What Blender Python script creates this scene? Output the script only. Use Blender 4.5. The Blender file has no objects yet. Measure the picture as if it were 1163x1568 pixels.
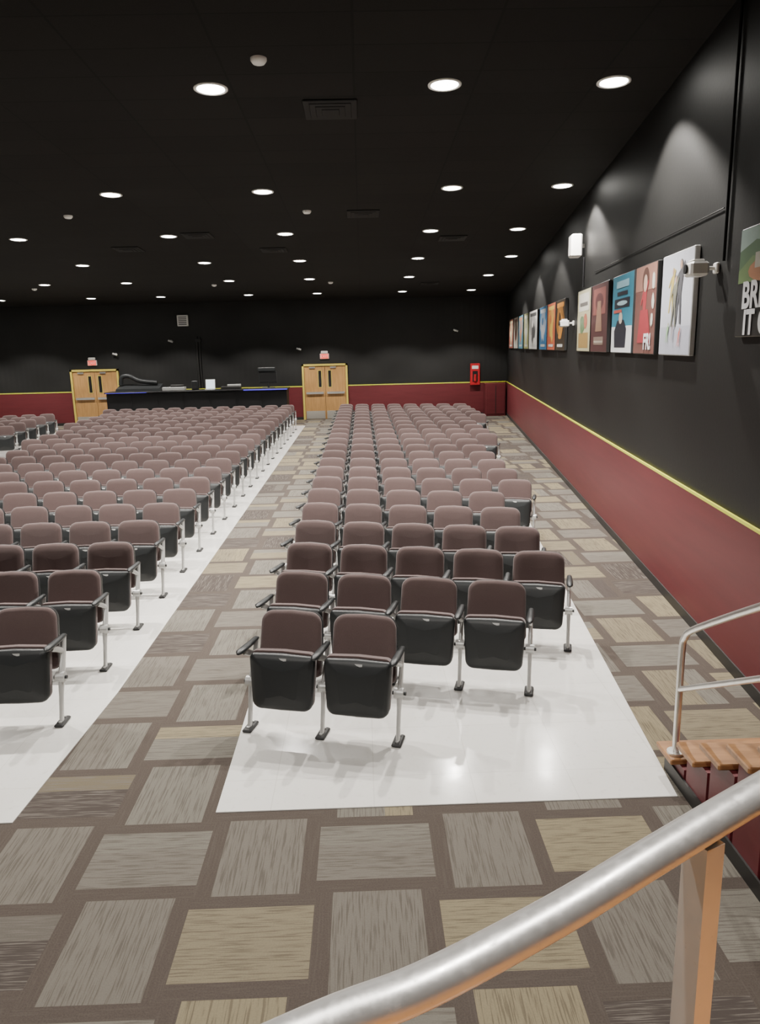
import bpy, math, random
from mathutils import Vector, Matrix
random.seed(7)
SC = bpy.context.scene
COL = SC.collection

# ------------------------------------------------------------------ helpers
def link(o, parent=None):
    COL.objects.link(o)
    if parent is not None:
        o.parent = parent
    return o

class NT:
    def __init__(s, name):
        s.m = bpy.data.materials.new(name); s.m.use_nodes = True
        s.t = s.m.node_tree; s.b = s.t.nodes['Principled BSDF']
    def n(s, typ, **kw):
        nd = s.t.nodes.new(typ)
        for k, v in kw.items(): setattr(nd, k, v)
        return nd
    def l(s, a, b): s.t.links.new(a, b)
    def val(s, sock, v):
        if isinstance(v, (int, float)): sock.default_value = v
        elif isinstance(v, (tuple, list)): sock.default_value = v
        else: s.l(v, sock)
    def math(s, op, a, b=None, c=None):
        nd = s.n('ShaderNodeMath', operation=op)
        s.val(nd.inputs[0], a)
        if b is not None: s.val(nd.inputs[1], b)
        if c is not None: s.val(nd.inputs[2], c)
        return nd.outputs[0]
    def mix(s, f, a, b):
        nd = s.n('ShaderNodeMix', data_type='RGBA')
        s.val(nd.inputs[0], f)
        s.val(nd.inputs[6], a); s.val(nd.inputs[7], b)
        return nd.outputs[2]
    def comb(s, x, y, z):
        nd = s.n('ShaderNodeCombineXYZ')
        for i, v in enumerate((x, y, z)): s.val(nd.inputs[i], v)
        return nd.outputs[0]
    def ramp(s, f, stops, interp='LINEAR'):
        nd = s.n('ShaderNodeValToRGB'); cr = nd.color_ramp; cr.interpolation = interp
        while len(cr.elements) < len(stops): cr.elements.new(0.5)
        for e, (p, c) in zip(cr.elements, stops):
            e.position = p; e.color = (c[0], c[1], c[2], 1)
        s.l(f, nd.inputs[0]); return nd.outputs[0]
    def noise(s, vec, scale, detail=2.0, rough=0.5):
        nd = s.n('ShaderNodeTexNoise'); nd.inputs['Scale'].default_value = scale
        nd.inputs['Detail'].default_value = detail; nd.inputs['Roughness'].default_value = rough
        if vec is not None: s.l(vec, nd.inputs['Vector'])
        return nd.outputs['Fac']
    def obj(s):
        return s.n('ShaderNodeTexCoord').outputs['Object']
    def bump(s, h, strength, dist=0.01):
        nd = s.n('ShaderNodeBump'); nd.inputs['Strength'].default_value = strength
        nd.inputs['Distance'].default_value = dist
        s.l(h, nd.inputs['Height']); s.l(nd.outputs[0], s.b.inputs['Normal'])
    def set(s, **kw):
        for k, v in kw.items():
            s.val(s.b.inputs[k.replace('_', ' ')], v)

def c4(c): return (c[0], c[1], c[2], 1.0)

def simple(name, col, rough=0.5, metal=0.0, var=0.12, scale=8.0, bump=0.0, bscale=60.0, emit=None, estr=0.0, spec=0.5):
    s = NT(name)
    o = s.obj()
    f = s.noise(o, scale, 3)
    lo = c4([v*(1-var) for v in col]); hi = c4([min(1, v*(1+var)) for v in col])
    s.set(Base_Color=s.mix(f, lo, hi), Roughness=rough, Metallic=metal)
    s.b.inputs['Specular IOR Level'].default_value = spec
    if bump > 0: s.bump(s.noise(o, bscale, 3), bump)
    if emit:
        s.b.inputs['Emission Color'].default_value = c4(emit)
        s.b.inputs['Emission Strength'].default_value = estr
    return s.m

# ------------------------------------------------------------------ materials
def mat_carpet():
    """24-inch carpet tiles, quarter-turned like a checkerboard; every tile has a streaked band between two plain brown margins"""
    s = NT('carpet_tile'); T = 0.61
    sep = s.n('ShaderNodeSeparateXYZ'); s.l(s.obj(), sep.inputs[0])
    px = s.math('DIVIDE', s.math('ADD', sep.outputs[0], 40*T+0.305), T)
    py = s.math('DIVIDE', s.math('ADD', sep.outputs[1], 40*T+0.405), T)
    cx = s.math('FLOOR', px); cy = s.math('FLOOR', py)
    fx = s.math('FRACT', px); fy = s.math('FRACT', py)
    par = s.math('MODULO', s.math('ADD', cx, cy), 2.0)
    inv = s.math('SUBTRACT', 1.0, par)
    lu = s.math('ADD', s.math('MULTIPLY', fx, inv), s.math('MULTIPLY', fy, par))
    lv = s.math('ADD', s.math('MULTIPLY', fy, inv), s.math('MULTIPLY', fx, par))
    wn = s.n('ShaderNodeTexWhiteNoise', noise_dimensions='2D'); s.l(s.comb(cx, cy, 0), wn.inputs['Vector'])
    h = wn.outputs['Value']
    wn2 = s.n('ShaderNodeTexWhiteNoise', noise_dimensions='2D'); s.l(s.comb(s.math('ADD', cx, 17.3), cy, 0), wn2.inputs['Vector'])
    h2 = wn2.outputs['Value']
    brown = (0.074, 0.060, 0.051)
    stops = [(0.0, (0.205, 0.175, 0.118)), (0.20, (0.155, 0.141, 0.120)), (0.46, (0.070, 0.058, 0.053)),
             (0.66, (0.170, 0.158, 0.134)), (0.85, (0.230, 0.196, 0.126))]
    colA = s.ramp(h, stops, 'CONSTANT'); colB = s.ramp(h2, stops, 'CONSTANT')
    splitm = s.math('MULTIPLY', s.math('GREATER_THAN', lv, 0.60), s.math('GREATER_THAN', h2, 0.62))
    patch = s.mix(splitm, colA, colB)
    hv = s.math('MULTIPLY', h, 91.0)
    vec = s.comb(s.math('ADD', s.math('MULTIPLY', lu, 3.2), hv), s.math('ADD', s.math('MULTIPLY', lv, 74.0), hv), hv)
    ln = s.noise(vec, 1.0, 2.0, 0.6)
    lm = s.ramp(ln, [(0.38, (0, 0, 0)), (0.50, (1, 1, 1))])
    dark = s.mix(0.50, patch, c4((0.050, 0.041, 0.035)))
    isdark = s.math('MULTIPLY', s.math('GREATER_THAN', h, 0.46), s.math('LESS_THAN', h, 0.66))
    lnd = s.ramp(ln, [(0.50, (0, 0, 0)), (0.64, (1, 1, 1))])
    thr = s.mix(isdark, patch, c4((0.145, 0.128, 0.112)))
    lm2 = s.mix(isdark, lm, lnd)
    pc = s.mix(lm2, dark, thr)
    sm = s.math('MAXIMUM', s.math('LESS_THAN', lv, 0.145), s.math('GREATER_THAN', lv, 0.865))
    fine = s.noise(s.obj(), 130, 3)
    br = s.mix(fine, c4([v*0.55 for v in brown]), c4([v*1.45 for v in brown]))
    br = s.mix(s.math('MULTIPLY', lnd, 0.22), br, c4((0.12, 0.105, 0.09)))
    tot = s.mix(s.math('MULTIPLY', fine, 0.38), s.mix(sm, pc, br), c4((0.055, 0.046, 0.039)))
    s.set(Base_Color=tot, Roughness=0.95)
    s.b.inputs['Specular IOR Level'].default_value = 0.1
    s.bump(fine, 0.4, 0.004)
    return s.m

def mat_whitefloor():
    s = NT('white_vinyl_tile')
    o = s.obj()
    br = s.n('ShaderNodeTexBrick'); br.offset = 0.0
    s.l(o, br.inputs['Vector'])
    br.inputs['Scale'].default_value = 1.0
    br.inputs['Brick Width'].default_value = 0.61; br.inputs['Row Height'].default_value = 0.61
    br.inputs['Mortar Size'].default_value = 0.0025
    br.inputs['Color1'].default_value = (0.72, 0.705, 0.67, 1); br.inputs['Color2'].default_value = (0.68, 0.668, 0.635, 1)
    br.inputs['Mortar'].default_value = (0.56, 0.545, 0.51, 1)
    f = s.noise(o, 1.7, 4); g = s.ramp(s.noise(o, 20, 5, 0.7), [(0.56, (0, 0, 0)), (0.72, (1, 1, 1))])
    c = s.mix(s.math('MULTIPLY', f, 0.4), br.outputs['Color'], c4((0.57, 0.55, 0.51)))
    c = s.mix(s.math('MULTIPLY', g, 0.28), c, c4((0.40, 0.38, 0.35)))
    s.set(Base_Color=c, Roughness=s.ramp(s.noise(o, 5, 4), [(0.3, (0.12,)*3), (0.8, (0.22,)*3)]))
    s.b.inputs['Specular IOR Level'].default_value = 0.4
    s.bump(s.noise(o, 5, 2), 0.05, 0.01)
    return s.m

def mat_ceiling():
    s = NT('black_ceiling_tile'); o = s.obj()
    br = s.n('ShaderNodeTexBrick'); br.offset = 0.0
    s.l(o, br.inputs['Vector']); br.inputs['Scale'].default_value = 1.0
    br.inputs['Brick Width'].default_value = 1.22; br.inputs['Row Height'].default_value = 0.61
    br.inputs['Mortar Size'].default_value = 0.012
    br.inputs['Color1'].default_value = (0.0115, 0.0106, 0.0098, 1); br.inputs['Color2'].default_value = (0.0090, 0.0084, 0.0078, 1)
    br.inputs['Mortar'].default_value = (0.0060, 0.0058, 0.0055, 1)
    s.set(Base_Color=br.outputs['Color'], Roughness=0.8)
    s.b.inputs['Specular IOR Level'].default_value = 0.12
    s.bump(s.noise(o, 120, 2), 0.3, 0.003)
    return s.m

def mat_blackwall(name, corrug=False, col=(0.0088, 0.0088, 0.0085), rough=0.5, spec=0.28):
    s = NT(name); o = s.obj()
    f = s.noise(o, 1.2, 4)
    s.set(Base_Color=s.mix(f, c4([v*0.75 for v in col]), c4([v*1.3 for v in col])), Roughness=rough)
    s.b.inputs['Specular IOR Level'].default_value = spec
    if corrug:
        sep = s.n('ShaderNodeSeparateXYZ'); s.l(o, sep.inputs[0])
        w = s.math('SINE', s.math('MULTIPLY', sep.outputs[0], 2*math.pi/0.20))
        s.bump(w, 0.05, 0.02)
    else:
        s.bump(s.noise(o, 30, 3), 0.15, 0.005)
    return s.m

def mat_red():
    s = NT('maroon_wainscot'); o = s.obj()
    mp = s.n('ShaderNodeMapping'); s.l(o, mp.inputs[0]); mp.inputs['Scale'].default_value = (1.0, 0.5, 7.0)
    mp.inputs['Rotation'].default_value = (math.radians(14), 0, 0)
    f = s.noise(mp.outputs[0], 1.6, 5)
    s.set(Base_Color=s.mix(f, c4((0.095, 0.016, 0.020)), c4((0.145, 0.026, 0.031))), Roughness=0.45)
    s.b.inputs['Specular IOR Level'].default_value = 0.35
    s.bump(f, 0.15, 0.01)
    return s.m

def mat_wood(name, c1, c2, rough=0.4, axis=0, sc=6):
    s = NT(name); o = s.obj()
    mp = s.n('ShaderNodeMapping'); s.l(o, mp.inputs[0])
    k = [sc, sc, sc]; k[axis] = sc*0.12
    mp.inputs['Scale'].default_value = k
    f = s.noise(mp.outputs[0], 3.0, 5, 0.6)
    s.set(Base_Color=s.ramp(f, [(0.3, c1), (0.7, c2)]), Roughness=rough)
    s.bump(f, 0.1, 0.004)
    return s.m

def mat_fabric():
    s = NT('mauve_seat_fabric'); o = s.obj()
    oi = s.n('ShaderNodeObjectInfo')
    f = s.noise(o, 260, 2); g = s.noise(o, 6, 2)
    base = s.mix(f, c4((0.084, 0.055, 0.052)), c4((0.158, 0.108, 0.102)))
    base = s.mix(s.math('MULTIPLY', g, 0.35), base, c4((0.078, 0.052, 0.049)))
    base = s.mix(s.math('MULTIPLY', oi.outputs['Random'], 0.3), base, c4((0.083, 0.057, 0.054)))
    s.set(Base_Color=base, Roughness=0.9)
    s.b.inputs['Specular IOR Level'].default_value = 0.2
    s.b.inputs['Sheen Weight'].default_value = 0.25
    s.b.inputs['Sheen Roughness'].default_value = 0.5
    s.bump(f, 0.3, 0.002)
    return s.m

def mat_metal(name, col, rough, scratch=False, metal=1.0):
    s = NT(name); o = s.obj()
    if scratch:
        f = s.noise(o, 70, 4, 0.7); g = s.noise(o, 9, 3)
        r = s.ramp(f, [(0.35, (rough*0.85,)*3), (0.60, (rough*1.1,)*3), (0.72, (0.5,)*3)])
        s.set(Base_Color=s.mix(s.ramp(f, [(0.64, (0, 0, 0)), (0.76, (1, 1, 1))]), s.mix(g, c4([v*0.85 for v in col]), c4(col)), c4([v*0.75 for v in col])), Roughness=r, Metallic=metal)
        s.bump(f, 0.06, 0.001)
    else:
        f = s.noise(o, 30, 2)
        s.set(Base_Color=s.mix(f, c4([v*0.85 for v in col]), c4(col)), Roughness=rough, Metallic=metal)
    return s.m

M = {}
M['carpet'] = mat_carpet(); M['white'] = mat_whitefloor(); M['ceil'] = mat_ceiling()
M['bwall'] = mat_blackwall('black_wall_paint'); M['cwall'] = mat_blackwall('black_back_wall_paint', True, (0.016, 0.016, 0.0155))
M['red'] = mat_red()
M['yellow'] = simple('yellow_trim_paint', (0.60, 0.62, 0.05), 0.4)
M['fabric'] = mat_fabric()
M['plastic'] = simple('black_seat_plastic', (0.019, 0.021, 0.022), 0.42, bump=0.1, bscale=200, spec=0.4)
M['leg'] = simple('grey_painted_steel', (0.52, 0.52, 0.505), 0.35, 0.3)
M['rubber'] = simple('black_rubber', (0.010, 0.010, 0.010), 0.6)
M['door'] = mat_wood('oak_door', (0.34, 0.18, 0.062), (0.48, 0.27, 0.10), 0.4, 2)
M['tread'] = mat_wood('oak_stair_tread', (0.22, 0.105, 0.042), (0.40, 0.205, 0.085), 0.4, 0)
M['stagewood'] = mat_wood('stage_floor_wood', (0.44, 0.19, 0.065), (0.62, 0.29, 0.105), 0.4, 0)
M['frame'] = simple('yellow_door_frame', (0.56, 0.45, 0.09), 0.4)
M['steel'] = mat_metal('stainless_steel', (0.80, 0.79, 0.76), 0.32, metal=0.9)
M['rail'] = mat_metal('worn_aluminium', (0.92, 0.905, 0.88), 0.36, True, metal=0.78)
M['wplastic'] = simple('white_plastic', (0.72, 0.71, 0.68), 0.4, var=0.03)
M['black'] = simple('matte_black', (0.007, 0.007, 0.008), 0.5, spec=0.3)
M['vent'] = simple('black_vent_metal', (0.006, 0.006, 0.006), 0.6, spec=0.18)
M['base'] = simple('dark_rubber_base', (0.020, 0.019, 0.018), 0.5)
M['lens'] = simple('lamp_lens', (1, 1, 1), 0.4, emit=(1, 0.97, 0.9), estr=45)
M['exitred'] = simple('exit_sign_red', (0.55, 0.04, 0.03), 0.4, emit=(1, 0.08, 0.05), estr=1.2)
M['firered'] = simple('fire_cabinet_red', (0.42, 0.015, 0.022), 0.35)
M['glass'] = simple('dark_window_glass', (0.02, 0.02, 0.02), 0.05)
M['blue'] = simple('blue_led', (0.05, 0.03, 0.6), 0.4, emit=(0.12, 0.06, 1.0), estr=1.0)
M['screen'] = simple('screen_glow', (0.6, 0.7, 0.75), 0.3, emit=(0.75, 0.9, 1.0), estr=1.0)

_pc = {}
def pcol(c):
    k = tuple(round(v*0.85, 3) for v in c)
    if k not in _pc:
        _pc[k] = simple('print_ink_%02d' % len(_pc), k, 0.38, var=0.10, scale=14)
    return _pc[k]

# ------------------------------------------------------------------ mesh builder
class MB:
    def __init__(s):
        s.v = []; s.f = []; s.m = []; s.sm = []; s.mats = []
    def mi(s, mat):
        if mat not in s.mats: s.mats.append(mat)
        return s.mats.index(mat)
    def add(s, verts, faces, mat, smooth=False):
        o = len(s.v); k = s.mi(mat)
        s.v += [tuple(p) for p in verts]
        for f in faces:
            s.f.append([i+o for i in f]); s.m.append(k); s.sm.append(smooth)
    def box(s, lo, hi, mat, rot=None, piv=None):
        x0, y0, z0 = lo; x1, y1, z1 = hi
        V = [Vector(p) for p in ((x0,y0,z0),(x1,y0,z0),(x1,y1,z0),(x0,y1,z0),(x0,y0,z1),(x1,y0,z1),(x1,y1,z1),(x0,y1,z1))]
        if rot is not None:
            pv = Vector(piv) if piv is not None else sum(V, Vector())/8
            V = [rot @ (p-pv) + pv for p in V]
        s.add(V, [(0,3,2,1),(4,5,6,7),(0,1,5,4),(1,2,6,5),(2,3,7,6),(3,0,4,7)], mat)
    def bbox(s, lo, hi, mat, b=0.01):
        x0, y0, z0 = lo; x1, y1, z1 = hi
        def oct_(i, z, r):
            a0, a1, b0, b1 = x0+i, x1-i, y0+i, y1-i
            return [(a0+r,b0,z),(a1-r,b0,z),(a1,b0+r,z),(a1,b1-r,z),(a1-r,b1,z),(a0+r,b1,z),(a0,b1-r,z),(a0,b0+r,z)]
        rings = [oct_(b, z0, b*0.6), oct_(0, z0+b, b), oct_(0, z1-b, b), oct_(b, z1, b*0.6)]
        s.rings(rings, mat)
    def rings(s, rings, mat, cap=True, smooth=False, closed=True):
        n = len(rings[0]); V = [p for r in rings for p in r]; F = []
        for i in range(len(rings)-1):
            for j in range(n):
                k = (j+1) % n
                F.append((i*n+j, i*n+k, (i+1)*n+k, (i+1)*n+j))
        s.add(V, F, mat, smooth)
        if cap:
            s.add(rings[0], [tuple(reversed(range(n)))], mat, False)
            s.add(rings[-1], [tuple(range(n))], mat, False)
    def tube(s, pts, r, mat, n=12, ry=None, cap=True):
        pts = [Vector(p) for p in pts]; rings = []
        prev = None
        for i, p in enumerate(pts):
            t = (pts[min(i+1, len(pts)-1)] - pts[max(i-1, 0)]).normalized()
            if prev is None:
                u = Vector((1, 0, 0)) if abs(t.x) < 0.9 else Vector((0, 1, 0))
            else: u = prev
            u = (u - t*u.dot(t)).normalized(); w = t.cross(u); prev = u
            rr = r[i] if isinstance(r, (list, tuple)) else r
            r2 = rr if ry is None else (ry[i] if isinstance(ry, (list, tuple)) else ry)
            rings.append([tuple(p + u*rr*math.cos(2*math.pi*j/n) + w*r2*math.sin(2*math.pi*j/n)) for j in range(n)])
        s.rings(rings, mat, cap, True)
    def disc(s, c, r, mat, n=24, axis='z', flip=False):
        pts = []
        for j in range(n):
            a = 2*math.pi*j/n
            if axis == 'z': pts.append((c[0]+r*math.cos(a), c[1]+r*math.sin(a), c[2]))
            else: pts.append((c[0]+r*math.cos(a), c[1], c[2]+r*math.sin(a)))
        f = tuple(range(n))
        s.add(pts, [tuple(reversed(f)) if flip else f], mat)
    def mesh(s, name):
        me = bpy.data.meshes.new(name)
        me.from_pydata(s.v, [], s.f)
        for m in s.mats: me.materials.append(m)
        for p, k, sm in zip(me.polygons, s.m, s.sm):
            p.material_index = k; p.use_smooth = sm
        me.update(); return me
    def obj(s, name, loc=(0,0,0), rz=0.0, parent=None):
        o = bpy.data.objects.new(name, s.mesh(name))
        o.location = loc; o.rotation_euler = (0, 0, rz)
        return link(o, parent)

def catmull(pts, sub=6):
    P = [Vector(p) for p in pts]; out = []
    for i in range(len(P)-1):
        a = P[max(i-1, 0)]; b_ = P[i]; c = P[i+1]; d = P[min(i+2, len(P)-1)]
        for k in range(sub):
            t = k/sub
            out.append(0.5*((2*b_) + (c-a)*t + (2*a-5*b_+4*c-d)*t*t + (-a+3*b_-3*c+d)*t**3))
    out.append(P[-1]); return out

# ------------------------------------------------------------------ room
H_EYE = 2.65
YB = 29.0                       # back wall
def ceil_z(y): return 5.53 - 0.0386*y
def wallx(y): return 2.33 + 0.11*y
WD = Vector((0.11, 1, 0)).normalized(); WA = math.atan2(-WD.y, -WD.x)
YF = -5.0; XL = -17.0

b = MB(); b.box((XL-0.2, YF-0.2, -0.2), (6.2, YB+0.3, 0.0), M['carpet']); b.obj('floor')
def slab(name, poly, z0, z1, mat):
    b = MB()
    b.rings([[(x, y, z0) for x, y in poly], [(x, y, z1) for x, y in poly]], mat)
    return b.obj(name)
def secl(y): return -(5.75 + 0.122*y)      # left limit of the middle seating block
slab('floor_vinyl_right', [(-0.93, 3.95), (1.80, 3.95), (3.98, 26.9), (-0.98, 26.9)], -0.002, 0.006, M['white'])
slab('floor_vinyl_center', [(secl(3.92)-0.15, 3.92), (-2.10, 3.92), (-2.02, 5.6), (-2.05, 26.6), (secl(26.6)-0.15, 26.6)], -0.002, 0.006, M['white'])
slab('floor_vinyl_left', [(-16.8, 18.6), (secl(18.6)-0.9, 18.6), (secl(26.6)-0.9, 26.6), (-16.8, 26.6)], -0.002, 0.006, M['white'])

b = MB()
y0, y1 = YF-0.2, YB+0.3
V = [(XL-0.2,y0,ceil_z(y0)),(6.2,y0,ceil_z(y0)),(6.2,y1,ceil_z(y1)),(XL-0.2,y1,ceil_z(y1))]
b.rings([V, [(x,y,z+0.15) for x,y,z in V]], M['ceil']); b.obj('ceiling')

def wall_poly(name, p0, p1, thick, mat):
    b = MB(); (xa, ya), (xb, yb) = p0, p1; tx, ty = thick
    lo = [(xa,ya,0),(xb,yb,0),(xb+tx,yb+ty,0),(xa+tx,ya+ty,0)]
    hi = [(x,y,ceil_z(y)+0.02) for x,y,_ in lo]
    b.rings([lo, hi], mat); return b.obj(name)
wall_poly('wall_right', (wallx(YF), YF), (wallx(YB), YB), (0.2, 0), M['bwall'])
wall_poly('wall_back', (XL, YB), (wallx(YB)+0.2, YB), (0, 0.2), M['cwall'])
wall_poly('wall_left', (XL, YF), (XL, YB), (-0.2, 0), M['bwall'])
wall_poly('wall_front', (XL, YF), (wallx(YF), YF), (0, -0.2), M['bwall'])

def along_wall(name, y0, y1, z0, z1, d0, d1, mat):
    b = MB(); a = (wallx(y0), y0); c = (wallx(y1), y1); nx, ny = -WD.y, WD.x
    lo = [(a[0]+nx*d0, a[1]+ny*d0), (c[0]+nx*d0, c[1]+ny*d0), (c[0]+nx*d1, c[1]+ny*d1), (a[0]+nx*d1, a[1]+ny*d1)]
    b.rings([[(x, y, z0) for x, y in lo], [(x, y, z1) for x, y in lo]], mat); return b.obj(name)
along_wall('wainscot_right', 4.3, YB-0.05, 0.0, 1.237, 0.002, 0.022, M['red'])
along_wall('trim_1', 2.6, YB-0.05, 1.237, 1.262, 0.002, 0.024, M['yellow'])
along_wall('baseboard_right', 4.3, YB-0.05, 0.0, 0.10, 0.022, 0.034, M['base'])
DOORS = [(-10.95, -9.15), (-2.27, -0.55)]
segs = [(XL+0.02, -10.96), (-9.14, -2.28), (-0.54, wallx(YB)-0.05)]
for i, (a, c) in enumerate(segs):
    b = MB(); b.box((a, YB-0.03, 0), (c, YB-0.003, 1.237), M['red']); b.box((a, YB-0.045, 0), (c, YB-0.03, 0.1), M['base'])
    b.obj('wainscot_back' if i == 0 else 'wainscot_back.%03d' % i)
    b = MB(); b.box((a, YB-0.04, 1.237), (c, YB-0.003, 1.272), M['yellow']); b.obj('trim_%d' % (i+2))

def door(name, x0, x1):
    w = x1-x0; b = MB(); H = 2.08
    b.box((0, -0.10, 0), (0.07, 0.0, H), M['frame']); b.box((w-0.07, -0.10, 0), (w, 0.0, H), M['frame'])
    b.box((0, -0.10, H-0.07), (w, 0.0, H), M['frame'])
    mid = w/2
    for (a, c, hs) in ((0.075, mid-0.006, 1), (mid+0.006, w-0.075, -1)):
        b.box((a, -0.06, 0.01), (c, -0.01, H-0.075), M['door'])
        b.box((a+0.03, -0.065, 0.02), (c-0.03, -0.06, 0.32), M['steel'])
        b.box((a+0.06, -0.13, 0.96), (c-0.06, -0.10, 1.04), M['steel'])
        b.box((a+0.07, -0.10, 0.97), (a+0.13, -0.06, 1.03), M['steel']); b.box((c-0.13, -0.10, 0.97), (c-0.07, -0.06, 1.03), M['steel'])
        wx = c-0.26 if hs == 1 else a+0.10
        b.box((wx, -0.068, 1.20), (wx+0.15, -0.06, 1.85), M['frame'])
        b.box((wx+0.02, -0.071, 1.22), (wx+0.13, -0.068, 1.83), M['glass'])
        b.box((a+0.2, -0.10, H-0.16), (a+0.42, -0.06, H-0.10), M['steel'])
    b.obj(name, (x0, YB-0.002, 0))
door('door_1', *DOORS[0]); door('door_2', *DOORS[1])

# ------------------------------------------------------------------ auditorium chair
PITCH = 0.54
def rrect(w0, w1, h, r, n=6):
    pts = []
    def arc(cx, cy, a0, a1, rr):
        for i in range(n+1):
            a = a0 + (a1-a0)*i/n; pts.append((cx+rr*math.cos(a), cy+rr*math.sin(a)))
    rb, rt = r
    arc(w0/2-rb, rb, -math.pi/2, 0, rb)
    arc(w1/2-rt, h-rt, 0, math.pi/2, rt)
    pts.append((0, h+0.008))
    arc(-w1/2+rt, h-rt, math.pi/2, math.pi, rt)
    arc(-w0/2+rb, rb, math.pi, 1.5*math.pi, rb)
    pts.append((0, -0.004))
    return pts
def pillow(b, outl, h, layers, mat, place, curve=0.0):
    rings = []
    for d, ins in layers:
        ring = []
        for x, v in outl:
            cx, cv = 0, h/2
            L = math.hypot(x-cx, v-cv)
            k = max(0.0, 1-ins/L)
            xx, vv = cx+(x-cx)*k, cv+(v-cv)*k
            ring.append(place(xx, d - curve*(xx/0.24)**2, vv))
        rings.append(ring)
    b.rings(rings, mat, True, True)

def chair_mesh(name, right_leg, down=False):
    b = MB()
    tb = math.radians(13)
    def pb(x, d, v):
        return (x, 0.125 + v*math.sin(tb) + d*math.cos(tb), 0.360 + v*math.cos(tb) - d*math.sin(tb))
    ob = rrect(0.470, 0.452, 0.462, (0.04, 0.088))
    pillow(b, ob, 0.462, [(0.045, 0.012), (0.03, 0.0), (0.0, 0.0)], M['plastic'], pb, 0.02)
    pillow(b, ob, 0.462, [(0.0, 0.003), (-0.018, 0.001), (-0.034, 0.010), (-0.045, 0.035), (-0.050, 0.09), (-0.052, 0.16)], M['fabric'], pb, 0.02)
    if not down:
        ts = math.radians(7)
        def ps(x, d, v):
            return (x, -0.075 + v*math.sin(ts) + d*math.cos(ts), 0.19 + v*math.cos(ts) - d*math.sin(ts))
    else:
        ts = math.radians(-86)
        def ps(x, d, v):
            return (x, 0.05 + v*math.sin(ts) + d*math.cos(ts), 0.36 + v*math.cos(ts) - d*math.sin(ts))
    os_ = rrect(0.44, 0.475, 0.395, (0.065, 0.035))
    pillow(b, os_, 0.395, [(0.0, 0.0), (-0.022, 0.004), (-0.034, 0.016), (-0.044, 0.05), (-0.055, 0.12)], M['plastic'], ps)
    oc = rrect(0.44, 0.47, 0.412, (0.075, 0.045))
    pillow(b, oc, 0.412, [(0.075, 0.05), (0.066, 0.014), (0.045, 0.0), (0.0, 0.004)], M['fabric'], ps)
    P = [ps(x, d, v) for (x, d, v) in ((-0.040,-0.034,0.356),(0.040,-0.034,0.356),(0.040,-0.028,0.374),(-0.040,-0.028,0.374),
                                       (-0.040,-0.043,0.356),(0.040,-0.043,0.356),(0.040,-0.038,0.374),(-0.040,-0.038,0.374))]
    b.add(P, [(0,3,2,1),(4,5,6,7),(0,1,5,4),(1,2,6,5),(2,3,7,6),(3,0,4,7)], M['leg'])
    sides = [-1] + ([1] if right_leg else [])
    for sd in sides:
        x = sd*PITCH/2
        b.tube([(x, 0.16, 0.60), (x, 0.125, 0.50), (x, 0.075, 0.40), (x, 0.035, 0.32), (x, 0.0, 0.20), (x, -0.035, 0.06), (x, -0.045, 0.018)],
               [0.014, 0.015, 0.018, 0.018, 0.015, 0.015, 0.015], M['leg'], 8, ry=[0.03, 0.032, 0.045, 0.048, 0.028, 0.026, 0.030])
        b.tube([(x, 0.12, 0.50), (x, 0.03, 0.55), (x, -0.06, 0.592)], 0.012, M['leg'], 8, ry=0.022)
        b.tube([(x-0.032, 0.025, 0.335), (x+0.032, 0.025, 0.335)], 0.040, M['leg'], 14)
        b.tube([(x-0.048, 0.025, 0.335), (x+0.048, 0.025, 0.335)], 0.014, M['plastic'], 8)
        b.tube([(x, 0.19, 0.600), (x, 0.16, 0.607), (x, 0.05, 0.610), (x, -0.06, 0.616), (x, -0.14, 0.622), (x, -0.165, 0.618)],
               [0.012, 0.022, 0.026, 0.029, 0.026, 0.010], M['plastic'], 10, ry=[0.010, 0.016, 0.018, 0.018, 0.018, 0.008])
        b.bbox((x-0.034, -0.115, 0.0), (x+0.034, 0.045, 0.022), M['rubber'], 0.008)
        b.tube([(x, -0.075, 0.02), (x, -0.075, 0.032)], 0.012, M['leg'], 8)
        b.tube([(x, 0.015, 0.02), (x, 0.015, 0.032)], 0.012, M['leg'], 8)
    return b.mesh(name)
ME_CH = chair_mesh('auditorium_chair_mesh', False)
ME_END = chair_mesh('auditorium_chair_end_mesh', True)
ME_DOWN = chair_mesh('auditorium_chair_down_mesh', True, True)

def place_row(lx, ly, ang, n, down_last=False, z=0.006):
    ca, sa = math.cos(ang), math.sin(ang)
    for i in range(n):
        d = (i+0.5)*PITCH
        me = ME_END if i == n-1 else ME_CH
        if down_last and i == n-1: me = ME_DOWN
        o = bpy.data.objects.new('auditorium_chair', me)
        o.location = (lx + d*ca, ly + d*sa, z); o.rotation_euler = (0, 0, ang)
        link(o)

A_R = math.radians(-14.5)
ROW = 0.955
for k in range(22):
    ly = 4.98 + ROW*k; lx = -0.86
    n = 0
    while True:
        ex = lx + (n+1)*PITCH*math.cos(A_R); ey = ly + (n+1)*PITCH*math.sin(A_R)
        if ex > 1.42 + 0.098*ey - 0.06: break
        n += 1
    if k == 0: n = 2
    if k == 1: n = 4
    if k > 5: n = min(n, 8)
    place_row(lx, ly, A_R, n, down_last=(k == 8))
for k in range(22):
    ly = 5.15 + 0.96*k; rx = -2.27
    n = int((rx - secl(ly))/PITCH)
    place_row(rx - n*PITCH, ly, 0.0, n)
A_L = math.radians(14)
for k in range(5):
    ly = 20.2 + 0.98*k; n = 8; rx = secl(ly) - 1.05
    place_row(rx - n*PITCH*math.cos(A_L), ly - n*PITCH*math.sin(A_L), A_L, n)

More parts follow.
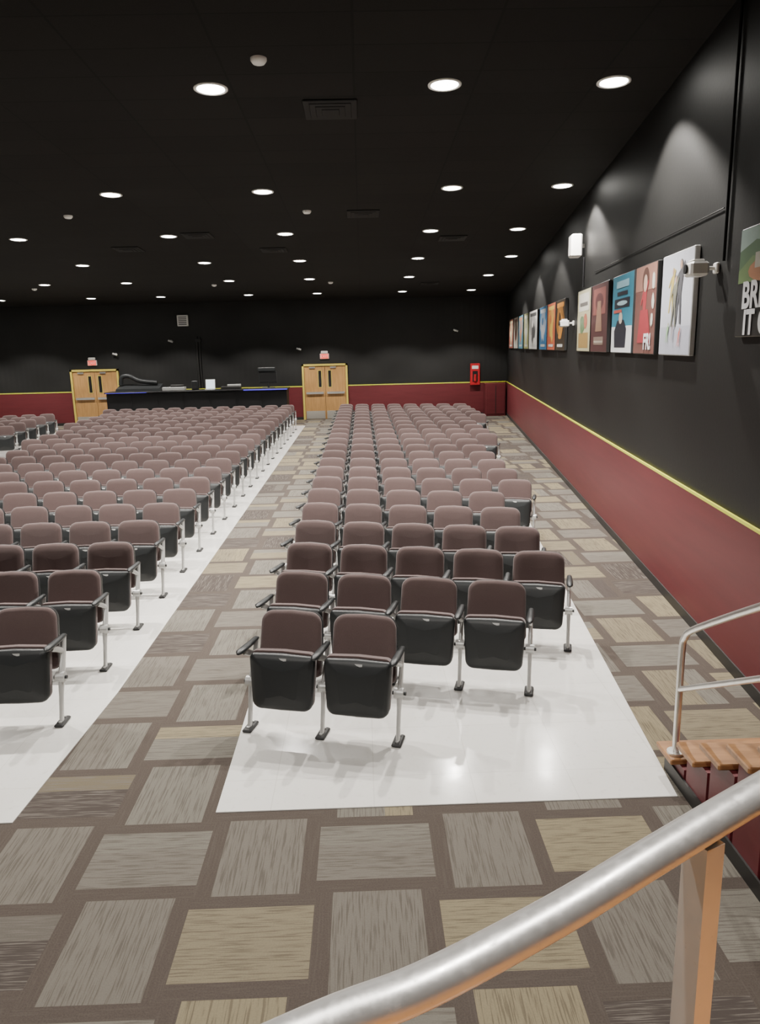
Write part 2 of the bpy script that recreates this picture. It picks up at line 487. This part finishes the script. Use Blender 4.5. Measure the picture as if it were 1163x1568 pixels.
# ------------------------------------------------------------------ downlights
rows = {8.27: [-1.43, 0.91, 2.62, -3.8, -6.78],
        12.48: [-6.78, -3.80, -1.46, 1.48, 3.21],
        15.95: [-9.14, -6.77, -3.79, -1.46, 1.46, 3.22],
        19.47: [-9.14, -6.78, -3.8, -1.46, 1.46, 3.78],
        22.95: [-12.2, -9.14, -6.78, -3.8, -1.46, 1.46, 3.79],
        26.74: [-14.9, -12.2, -9.14, -6.78, -3.8, -1.46, 1.46, 3.83],
        0.6: [-3.5, -0.9, 1.3]}
bl = MB()
R = 0.15
n = 28
ringo = lambda r, z: [(r*math.cos(2*math.pi*j/n), r*math.sin(2*math.pi*j/n), z) for j in range(n)]
bl.rings([ringo(R+0.02, 0.0), ringo(R+0.02, -0.008), ringo(R, -0.014), ringo(R-0.012, -0.006)], M['wplastic'], False, True)
bl.disc((0, 0, -0.006), R-0.012, M['lens'], n, flip=True)
me_dl = bl.mesh('downlight_mesh')
tilt = math.atan(-0.0386)
PW = {0.6: 500, 8.27: 1150, 12.48: 900}
CONE = {0.6: 125, 8.27: 114, 12.48: 120}
for y, xs in rows.items():
    for x in xs:
        o = bpy.data.objects.new('recessed_downlight', me_dl)
        o.location = (x, y, ceil_z(y)); o.rotation_euler = (tilt, 0, 0); link(o)
        L = bpy.data.lights.new('downlight_lamp', 'SPOT'); L.energy = PW.get(y, 670)
        L.spot_size = math.radians(CONE.get(y, 112)); L.spot_blend = 0.3; L.shadow_soft_size = 0.05
        L.color = (1.0, 0.95, 0.885)
        lo = bpy.data.objects.new('lamp', L); link(lo, o); lo.location = (0, 0, -0.03)

def vent(x, y, w=0.58):
    b = MB(); b.bbox((-w/2, -w/2, -0.02), (w/2, w/2, 0), M['vent'], 0.008)
    for i in range(1, 4):
        q = w/2 - i*0.065; b.bbox((-q, -q, -0.02-0.008*i), (q, q, -0.018), M['vent'], 0.006)
    o = b.obj('ceiling_vent', (x, y, ceil_z(y))); o.rotation_euler = (tilt, 0, 0)
for p in ((-0.26, 8.9), (-1.9, 17.8), (0.1, 14.2), (2.0, 16.8), (-5.0, 17.3), (2.2, 24.6), (-3.2, 15.9)): vent(*p)
bs = MB()
bs.rings([ringo(0.075, 0), ringo(0.075, -0.018), ringo(0.055, -0.045), ringo(0.02, -0.052)], M['wplastic'], True, True)
me_sd = bs.mesh('smoke_detector_mesh')
for x, y in ((-0.86, 7.57), (-0.88, 13.9), (-5.0, 13.9), (-0.88, 23.8), (-4.4, 23.8), (-9.8, 23.8)):
    o = bpy.data.objects.new('smoke_detector', me_sd); o.location = (x, y, ceil_z(y)); o.rotation_euler = (tilt, 0, 0); link(o)

# ------------------------------------------------------------------ posters on right wall
def figure(cx, base, h, lean=0.0):
    L = []
    hd = h*0.075; top = base+h
    L.append([(cx+lean+hd*math.cos(a*math.pi/5), top-hd+hd*1.2*math.sin(a*math.pi/5)) for a in range(10)])
    L.append([(cx-h*0.13+lean*0.7, base+h*0.80), (cx-h*0.02+lean, base+h*0.86), (cx+h*0.02+lean, base+h*0.86), (cx+h*0.13+lean*0.7, base+h*0.80),
              (cx+h*0.09, base+h*0.47), (cx-h*0.09, base+h*0.47)][::-1])
    L.append([(cx-h*0.09, base+h*0.48), (cx-h*0.13-lean, base), (cx-h*0.05-lean, base), (cx+0.0, base+h*0.46)])
    L.append([(cx+0.0, base+h*0.46), (cx+h*0.07, base), (cx+h*0.15, base), (cx+h*0.09, base+h*0.48)])
    L.append([(cx-h*0.13+lean*0.7, base+h*0.80), (cx-h*0.26, base+h*0.60), (cx-h*0.22, base+h*0.57), (cx-h*0.08, base+h*0.72)])
    L.append([(cx+h*0.13+lean*0.7, base+h*0.80), (cx+h*0.25, base+h*0.95), (cx+h*0.21, base+h*0.98), (cx+h*0.06, base+h*0.84)])
    return L
def rect(u0, v0, u1, v1): return [(u0, v0), (u1, v0), (u1, v1), (u0, v1)]
def blob(cx, cy, rx, ry, n=14, j=0.0, seed=0):
    rr = random.Random(seed)
    return [(cx+rx*(1+j*(rr.random()-0.5))*math.cos(2*math.pi*i/n), cy+ry*(1+j*(rr.random()-0.5))*math.sin(2*math.pi*i/n)) for i in range(n)]
def poster(yfar, ynear, z0, z1, bg, shapes, texts=(), edge=(0.03, 0.03, 0.03)):
    nx, ny = -WD.y, WD.x; off = 0.004
    p0 = Vector((wallx(yfar)+nx*off, yfar+ny*off, 0)); p1 = Vector((wallx(ynear)+nx*off, ynear+ny*off, 0))
    W = (p1-p0).length; H = z1-z0; T = 0.05
    b = MB(); em = pcol(edge)
    b.bbox((0, -T, 0), (W, 0.0, H), em, 0.006)
    b.box((0.008, -T-0.001, 0.008), (W-0.008, -T+0.002, H-0.008), pcol(bg))
    d = T+0.0025
    for col, poly in shapes:
        b.add([(0.01+u*(W-0.02), -d, 0.01+v*(H-0.02)) for u, v in poly], [tuple(range(len(poly)))], pcol(col))
        d += 0.0004
    o = b.obj('framed_show_poster', (p0.x, p0.y, z0), WA)
    for (txt, u, v, size, col) in texts:
        cu = bpy.data.curves.new('lettering', 'FONT'); cu.body = txt; cu.size = size; cu.align_x = 'CENTER'
        cu.extrude = 0.001; cu.materials.append(pcol(col)); cu.offset = 0.008
        t = bpy.data.objects.new('lettering', cu); link(t, o)
        t.location = (u*W, -d-0.002, v*H); t.rotation_euler = (math.radians(90), 0, 0)
    return o
Z0, Z1 = 2.50, 3.49
W_ = (0.72, 0.72, 0.74); K_ = (0.02, 0.02, 0.02)
poster(6.0, 4.98, 2.66, 3.46, K_, [((0.09, 0.16, 0.08), rect(0, 0.50, 1, 1)), ((0.30, 0.40, 0.36), [(0, 0.80), (0.3, 0.88), (0.6, 0.82), (1, 0.9), (1, 1), (0, 1)]),
        ((0.16, 0.24, 0.10), [(0, 0.62), (0.25, 0.74), (0.5, 0.70), (0.8, 0.78), (1, 0.7), (1, 0.5), (0, 0.5)]),
        ((0.42, 0.20, 0.11), blob(0.5, 0.60, 0.32, 0.11)), ((0.45, 0.42, 0.36), rect(0.30, 0.62, 0.44, 0.76)), ((0.35, 0.32, 0.28), rect(0.52, 0.63, 0.62, 0.74))],
       [('BRING', 0.5, 0.27, 0.27, W_), ('IT ON', 0.5, 0.03, 0.25, W_)])
sh = [((0.42, 0.43, 0.50), rect(0, 0, 1, 0.28))]
for cx, ba, h, c in ((0.36, 0.42, 0.44, (0.50, 0.40, 0.12)), (0.62, 0.30, 0.62, (0.10, 0.10, 0.11)), (0.48, 0.28, 0.5, (0.20, 0.20, 0.16)), (0.30, 0.12, 0.2, (0.25, 0.45, 0.2)), (0.7, 0.08, 0.18, (0.55, 0.15, 0.12)), (0.48, 0.14, 0.16, (0.3, 0.25, 0.25))):
    sh += [(c, p) for p in figure(cx, ba, h, 0.03)]
    sh += [((0.45, 0.30, 0.22), blob(cx+0.03, ba+h*0.925, h*0.06, h*0.07, 10))]
poster(8.12, 7.10, Z0, Z1, (0.52, 0.53, 0.60), sh, edge=(0.6, 0.6, 0.6))
poster(9.24, 8.32, Z0, Z1, (0.16, 0.075, 0.065), [((0.33, 0.17, 0.13), rect(0.0, 0.72, 1, 1)), ((0.10, 0.05, 0.04), blob(0.50, 0.83, 0.17, 0.15))] + [((0.36, 0.05, 0.06), p) for p in figure(0.48, 0.15, 0.7)] +
       [((0.34, 0.05, 0.06), [(0.30, 0.5), (0.66, 0.5), (0.85, 0.12), (0.2, 0.12)]), ((0.55, 0.38, 0.30), blob(0.50, 0.80, 0.09, 0.10)), ((0.6, 0.58, 0.52), blob(0.88, 0.80, 0.07, 0.10, 8, 0.3, 1)), ((0.6, 0.58, 0.52), blob(0.89, 0.58, 0.06, 0.09, 8, 0.3, 2)), ((0.6, 0.58, 0.52), blob(0.87, 0.38, 0.06, 0.08, 8, 0.3, 3))],
       [('FR!', 0.7, 0.06, 0.24, W_)])
poster(10.5, 9.34, Z0, Z1, (0.04, 0.22, 0.32), [(W_, rect(0, 0, 1, 0.34)), ((0.02, 0.02, 0.03), [(0.18, 0.06), (0.72, 0.06), (0.75, 0.3), (0.62, 0.42), (0.3, 0.42), (0.14, 0.28)]), ((0.02, 0.02, 0.03), rect(0.12, 0.58, 0.86, 0.70)),
        ((0.02, 0.02, 0.03), rect(0.25, 0.74, 0.75, 0.79)), ((0.28, 0.5, 0.6), rect(0.2, 0.84, 0.8, 0.93)), ((0.40, 0.58, 0.65), blob(0.5, 0.64, 0.25, 0.03)),
        ((0.6, 0.5, 0.42), blob(0.46, 0.45, 0.09, 0.08)), ((0.5, 0.1, 0.08), rect(0.1, 0.52, 0.5, 0.56))])
poster(12.0, 10.80, Z0, Z1, (0.08, 0.035, 0.035), [((0.22, 0.08, 0.07), rect(0.12, 0.55, 0.88, 0.94)), ((0.10, 0.04, 0.04), blob(0.5, 0.74, 0.25, 0.13)), ((0.22, 0.16, 0.13), rect(0.2, 0.1, 0.8, 0.22)), ((0.26, 0.15, 0.10), [(0.3, 0.3), (0.7, 0.3), (0.6, 0.75), (0.4, 0.75)]), ((0.40, 0.34, 0.28), rect(0.22, 0.13, 0.78, 0.16))])
poster(13.25, 12.08, Z0, Z1, (0.46, 0.43, 0.27), [((0.34, 0.22, 0.08), rect(0.12, 0.05, 0.88, 0.3)), ((0.6, 0.58, 0.5), rect(0.1, 0.66, 0.9, 0.95)), ((0.13, 0.20, 0.10), blob(0.4, 0.45, 0.18, 0.14, 12, 0.5)), ((0.40, 0.13, 0.08), blob(0.66, 0.50, 0.12, 0.12, 12, 0.4)), ((0.14, 0.13, 0.12), rect(0.2, 0.74, 0.8, 0.80))])
cols = [((0.04, 0.03, 0.02), (0.52, 0.22, 0.04)), ((0.42, 0.10, 0.05), (0.60, 0.42, 0.08)), ((0.04, 0.16, 0.32), (0.5, 0.52, 0.55)), ((0.60, 0.59, 0.56), (0.08, 0.08, 0.08)),
        ((0.24, 0.25, 0.10), (0.55, 0.55, 0.48)), ((0.07, 0.20, 0.28), (0.45, 0.2, 0.10)), ((0.45, 0.42, 0.36), (0.2, 0.1, 0.08)), ((0.24, 0.08, 0.06), (0.55, 0.48, 0.3))]
ys = [(15.85, 14.65), (17.15, 15.95), (18.6, 17.3), (20.9, 19.1), (22.3, 21.1), (23.9, 22.6), (25.6, 24.2), (27.5, 25.9)]
for i, ((ya, yb), (bg, fg)) in enumerate(zip(ys, cols)):
    mid = tuple((p+q)/2 for p, q in zip(bg, fg))
    poster(ya, yb, 2.50, 3.48, bg, [(mid, blob(0.5, 0.62, 0.40, 0.30, 14, 0.5, i)), (fg, blob(0.5, 0.45, 0.22, 0.28, 11, 0.9, i+20)), (bg, blob(0.45, 0.66, 0.10, 0.10, 12, 0.3, i+40)),
                                    ((0.5, 0.5, 0.48), rect(0.2, 0.06, 0.8, 0.12)), (fg, rect(0.12, 0.86, 0.88, 0.95))])

# ------------------------------------------------------------------ wall fixtures, right wall
def on_wall(y, z, name, b):
    return b.obj(name, (wallx(y)-0.004, y, z), WA)
b = MB(); b.bbox((-0.15, -0.24, -0.18), (0.15, -0.06, 0.18), M['wplastic'], 0.02); b.box((-0.03, -0.08, -0.03), (0.03, 0, 0.03), M['wplastic'])
b.box((-0.12, -0.243, -0.15), (0.12, -0.238, 0.15), M['wplastic']); on_wall(13.1, 4.22, 'wall_speaker', b)
def camera_unit(y, z, s=1.0):
    b = MB()
    b.bbox((-0.05*s, -0.03, -0.05*s), (0.05*s, 0, 0.05*s), M['wplastic'], 0.008)
    b.tube([(0, 0, 0), (0, -0.12*s, 0.0)], 0.018*s, M['wplastic'], 10)
    b.bbox((-0.13*s, -0.28*s, -0.07*s), (0.11*s, -0.11*s, 0.06*s), M['wplastic'], 0.02*s)
    b.tube([(-0.02*s, -0.285*s, 0.0), (-0.02*s, -0.30*s, 0.0)], 0.045*s, M['black'], 16)
    b.bbox((-0.10*s, -0.25*s, 0.06*s), (0.05*s, -0.14*s, 0.085*s), M['wplastic'], 0.008)
    on_wall(y, z, 'wall_mounted_sensor', b)
camera_unit(6.62, 3.24, 0.9); camera_unit(13.9, 2.99, 0.9)
b = MB(); b.tube([(0, -0.016, 0), (0, -0.016, ceil_z(6.45)-3.31)], 0.013, M['black'], 10); on_wall(6.45, 3.28, 'vertical_conduit', b)
b = MB(); b.tube([(-5.6, -0.008, 0), (-0.05, -0.008, 0)], 0.005, M['black'], 8); on_wall(6.5, 3.71, 'horizontal_conduit', b)
b = MB(); b.tube([(0, -0.02, 0), (0, -0.02, 0.48)], 0.015, M['black'], 8); on_wall(13.0, 3.55, 'vertical_conduit', b)

# ------------------------------------------------------------------ back wall fixtures
YW = YB-0.003
def exit_sign(x, z):
    b = MB(); b.bbox((-0.17, -0.06, -0.10), (0.17, 0, 0.10), M['wplastic'], 0.01)
    b.box((-0.15, -0.064, -0.085), (0.15, -0.060, 0.085), M['exitred'])
    b.bbox((-0.13, -0.09, 0.10), (0.13, 0.0, 0.20), M['wplastic'], 0.02)
    o = b.obj('exit_sign', (x, YW, z))
    cu = bpy.data.curves.new('exit_text', 'FONT'); cu.body = 'EXIT'; cu.size = 0.14; cu.align_x = 'CENTER'; cu.materials.append(M['wplastic'])
    t = bpy.data.objects.new('exit_text', cu); link(t, o); t.location = (0, -0.068, -0.05); t.rotation_euler = (math.radians(90), 0, 0)
exit_sign(-1.40, 2.36); exit_sign(-10.10, 2.32)
b = MB(); b.bbox((-0.18, -0.14, 0), (0.18, 0, 0.80), M['firered'], 0.01); b.box((-0.10, -0.145, 0.12), (0.10, -0.139, 0.52), M['glass'])
b.tube([(0, -0.15, 0.14), (0, -0.15, 0.40)], 0.05, M['firered'], 12); b.box((-0.12, -0.145, 0.60), (0.12, -0.139, 0.72), M['wplastic'])
b.obj('fire_extinguisher_cabinet', (4.28, YB-0.05, 1.16))
b = MB(); b.bbox((-0.2, -0.12, -0.2), (0.2, 0, 0.2), M['wplastic'], 0.015)
for i in range(5): b.box((-0.15, -0.125, -0.15+i*0.065), (0.15, -0.119, -0.12+i*0.065), M['base'])
b.obj('wall_speaker', (-6.6, YW, 3.78))
b = MB(); b.tube([(0, -0.04, 1.3), (0, -0.04, 3.2)], 0.03, M['base'], 8); b.tube([(0.10, -0.04, 1.3), (0.10, -0.04, 3.2)], 0.02, M['base'], 8)
b.box((-0.05, -0.08, 3.0), (0.16, 0, 3.1), M['base']); b.obj('cable_conduit', (-6.15, YW, 0))
def small_cam(x, z):
    b = MB(); b.bbox((-0.04, -0.03, -0.04), (0.04, 0, 0.04), M['wplastic'], 0.006); b.tube([(0, 0, 0), (0, -0.10, -0.02)], 0.012, M['wplastic'], 8)
    b.tube([(-0.08, -0.13, 0.025), (0.09, -0.13, -0.035)], 0.036, M['leg'], 12); b.obj('security_camera', (x, YW, z))
for x, z in ((-7.1, 3.05), (-9.2, 2.62), (-2.35, 2.65), (3.55, 3.2)): small_cam(x, z)
b = MB(); b.bbox((4.62, YB-0.55, 0), (5.38, YB-0.05, 1.22), M['red'], 0.01); b.box((4.66, YB-0.565, 0.08), (5.34, YB-0.549, 1.15), M['red'])
b.box((5.0-0.01, YB-0.575, 0.1), (5.0+0.01, YB-0.56, 1.12), M['base']); b.obj('maroon_corner_cabinet')

# ------------------------------------------------------------------ sound booth
b = MB(); bx0, bx1, by0, by1 = -9.15, -2.72, 27.3, 28.1
b.bbox((bx0, by0, 0), (bx1, by1, 1.24), M['black'], 0.02); b.bbox((bx0-0.05, by0-0.06, 1.24), (bx1+0.05, by1, 1.29), M['black'], 0.012)
b.box((-4.25, by0-0.066, 1.246), (bx1+0.03, by0-0.058, 1.278), M['blue']); b.box((bx0, by0-0.066, 1.252), (-7.7, by0-0.058, 1.262), M['blue'])
for i in range(7): b.box((bx0+0.1+i*0.92, by0-0.012, 0.1), (bx0+0.9+i*0.92, by0+0.004, 1.18), M['black'])
b.obj('sound_booth_counter')
ZC = 1.292
b = MB()
b.rings([[(-0.80, -0.3, 0), (0.80, -0.3, 0), (0.80, 0.3, 0), (-0.80, 0.3, 0)], [(-0.77, -0.28, 0.10), (0.77, -0.28, 0.10), (0.77, 0.3, 0.24), (-0.77, 0.3, 0.24)]], M['plastic'])
b.tube(catmull([(-0.70, 0.1, 0.22), (-0.64, 0.1, 0.50), (-0.38, 0.1, 0.54), (0.0, 0.1, 0.36), (0.62, 0.1, 0.28)], 4), 0.08, M['plastic'], 10)
b.obj('covered_mixing_console', (-8.05, 27.7, ZC))
b = MB(); b.bbox((-0.4, -0.15, 0), (0.4, 0.15, 0.12), M['leg'], 0.01); b.bbox((-0.1, -0.12, 0.12), (0.35, 0.12, 0.20), M['base'], 0.01)
for i in range(6): b.tube([(-0.25+i*0.08, -0.1, 0.12), (-0.25+i*0.08, -0.1, 0.145)], 0.012, M['black'], 8)
b.obj('rack_mixer', (-6.80, 27.65, ZC))
b = MB(); b.bbox((-0.17, -0.12, 0), (0.17, 0.12, 0.018), M['leg'], 0.004)
b.box((-0.17, 0.10, 0.018), (0.17, 0.115, 0.36), M['wplastic'], Matrix.Rotation(-0.2, 3, 'X')); b.box((-0.15, 0.092, 0.03), (0.15, 0.098, 0.345), M['screen'], Matrix.Rotation(-0.2, 3, 'X'))
b.obj('open_laptop', (-5.50, 27.6, ZC))
b = MB(); b.bbox((-0.35, -0.15, 0), (0.35, 0.15, 0.10), M['base'], 0.01); b.bbox((-0.12, -0.1, 0.10), (0.35, 0.1, 0.17), M['leg'], 0.01); b.obj('amplifier', (-4.75, 27.65, ZC))
b = MB(); b.bbox((-0.32, -0.02, 0.18), (0.32, 0.03, 0.60), M['plastic'], 0.01); b.tube([(0, 0.01, 0), (0, 0.01, 0.22)], 0.04, M['plastic'], 10)
b.bbox((-0.22, -0.1, 0), (0.22, 0.12, 0.03), M['plastic'], 0.008); b.box((-0.29, -0.024, 0.22), (0.29, -0.019, 0.56), M['glass']); b.bbox((-0.36, -0.05, 0.60), (0.28, 0.06, 0.74), M['plastic'], 0.02); b.obj('desktop_monitor', (-3.40, 27.65, ZC))
b = MB(); b.bbox((-0.11, -0.11, 0), (0.11, 0.11, 0.32), M['plastic'], 0.015); b.tube([(0, -0.118, 0.1), (0, -0.108, 0.1)], 0.07, M['base'], 14); b.tube([(0, -0.118, 0.21), (0, -0.108, 0.21)], 0.03, M['base'], 10); b.obj('studio_speaker', (-6.05, 27.7, ZC))

# ------------------------------------------------------------------ side stairs to the stage
SX = 1.85; ST_Y = 4.28; RUN = 0.285; RISE = 0.155; Z1S = 0.18
b = MB()
for i in range(6):
    zt = Z1S + RISE*i; ya = ST_Y - RUN*i; yb_ = ya - RUN
    xr = wallx(yb_) - 0.04
    b.box((SX, yb_, 0.0), (xr, ya-0.03, zt-0.035), M['red'])
    b.bbox((SX-0.06, yb_+0.055, zt-0.035), (xr, ya, zt), M['tread'], 0.006)
yl = ST_Y - RUN*6
b.box((SX, 0.9, 0.0), (wallx(0.9)-0.03, yl-0.03, 1.06), M['red'])
b.bbox((SX-0.04, 0.9, 1.06), (wallx(0.9)-0.03, yl, 1.10), M['tread'], 0.006)
b.box((SX-0.012, 0.9, 0.0), (SX, ST_Y-0.03, 0.09), M['base'])
b.obj('stage_stairs')
b = MB(); rx = SX+0.0; yp = 4.13
def rz_(y): return 0.97 + (yp - y)*0.545
top = catmull([(rx, yp, Z1S), (rx, yp, 0.5), (rx, yp, 0.86), (rx, yp-0.03, 0.945), (rx, yp-0.12, 1.025)] + [(rx, y, rz_(y)) for y in (3.6, 3.2, 2.7)], 5)
b.tube(top, 0.02, M['steel'], 14)
b.tube([(rx, yp, 0.60), (rx, 2.7, 0.60+1.43*0.545)], 0.017, M['steel'], 12)
b.tube([(rx, yp, Z1S), (rx, yp, Z1S+0.015)], 0.05, M['steel'], 16)
b.tube([(rx, 2.73, 0.955), (rx, 2.73, rz_(2.73))], 0.02, M['steel'], 12)
b.obj('stair_handrail')

# ------------------------------------------------------------------ stage platform and near railing
poly = [(-6.0, -4.8), (1.70, -4.8), (1.80, 1.50), (0.60, 1.04), (-0.25, 0.72), (-6.0, 0.55)]
b = MB()
b.rings([[(x, y, 0.0) for x, y in poly], [(x, y, 1.06) for x, y in poly]], M['red'])
b.rings([[(x, y, 1.06) for x, y in poly], [(x, y, 1.10) for x, y in poly]], M['stagewood'])
b.obj('stage_platform')
b = MB()
rail = catmull([(-0.60, 0.42, 1.93), (-0.30, 0.53, 1.965), (-0.066, 0.62, 1.990), (0.0475, 0.659, 1.998), (0.204, 0.737, 2.008), (0.342, 0.805, 2.029), (0.519, 0.894, 2.053), (0.80, 1.03, 2.09), (1.1, 1.13, 2.12)], 6)
b.tube(rail, 0.0225, M['rail'], 32)
px_, py_ = 0.424, 0.846
ang = math.atan2(0.27, 0.575); Rz = Matrix.Rotation(ang, 3, 'Z')
b.box((px_-0.016, py_-0.019, 1.10), (px_+0.016, py_+0.019, 2.020), M['rail'], Rz)
b.box((px_-0.05, py_-0.05, 1.10), (px_+0.05, py_+0.05, 1.11), M['rail'], Rz)
b.box((-0.45-0.016, 0.475-0.019, 1.10), (-0.45+0.016, 0.475+0.019, 1.94), M['rail'], Rz)
b.obj('stage_guard_rail')

# ------------------------------------------------------------------ world + camera
w = bpy.data.worlds.new('world'); SC.world = w; w.use_nodes = True
w.node_tree.nodes['Background'].inputs[0].default_value = (0.9, 0.92, 1.0, 1)
w.node_tree.nodes['Background'].inputs[1].default_value = 0.02

F_PX = 1290.0; TH = math.atan(0.2197); PSI = 0.0191; RHO = 0.024
cam = bpy.data.cameras.new('camera'); cam.sensor_fit = 'VERTICAL'; cam.sensor_height = 36.0; cam.lens = 36.0*F_PX/1760.0
cam.clip_start = 0.05; cam.clip_end = 200
co = bpy.data.objects.new('camera', cam); link(co)
Fw = Vector((math.sin(PSI)*math.cos(TH), math.cos(PSI)*math.cos(TH), -math.sin(TH)))
R0 = Vector((math.cos(PSI), -math.sin(PSI), 0)); U0 = R0.cross(Fw)
cx = R0*math.cos(RHO) - U0*math.sin(RHO); cy = R0*math.sin(RHO) + U0*math.cos(RHO); cz = -Fw
mt = Matrix((cx, cy, cz)).transposed().to_4x4(); mt.translation = Vector((0, 0, H_EYE))
co.matrix_world = mt
SC.camera = co
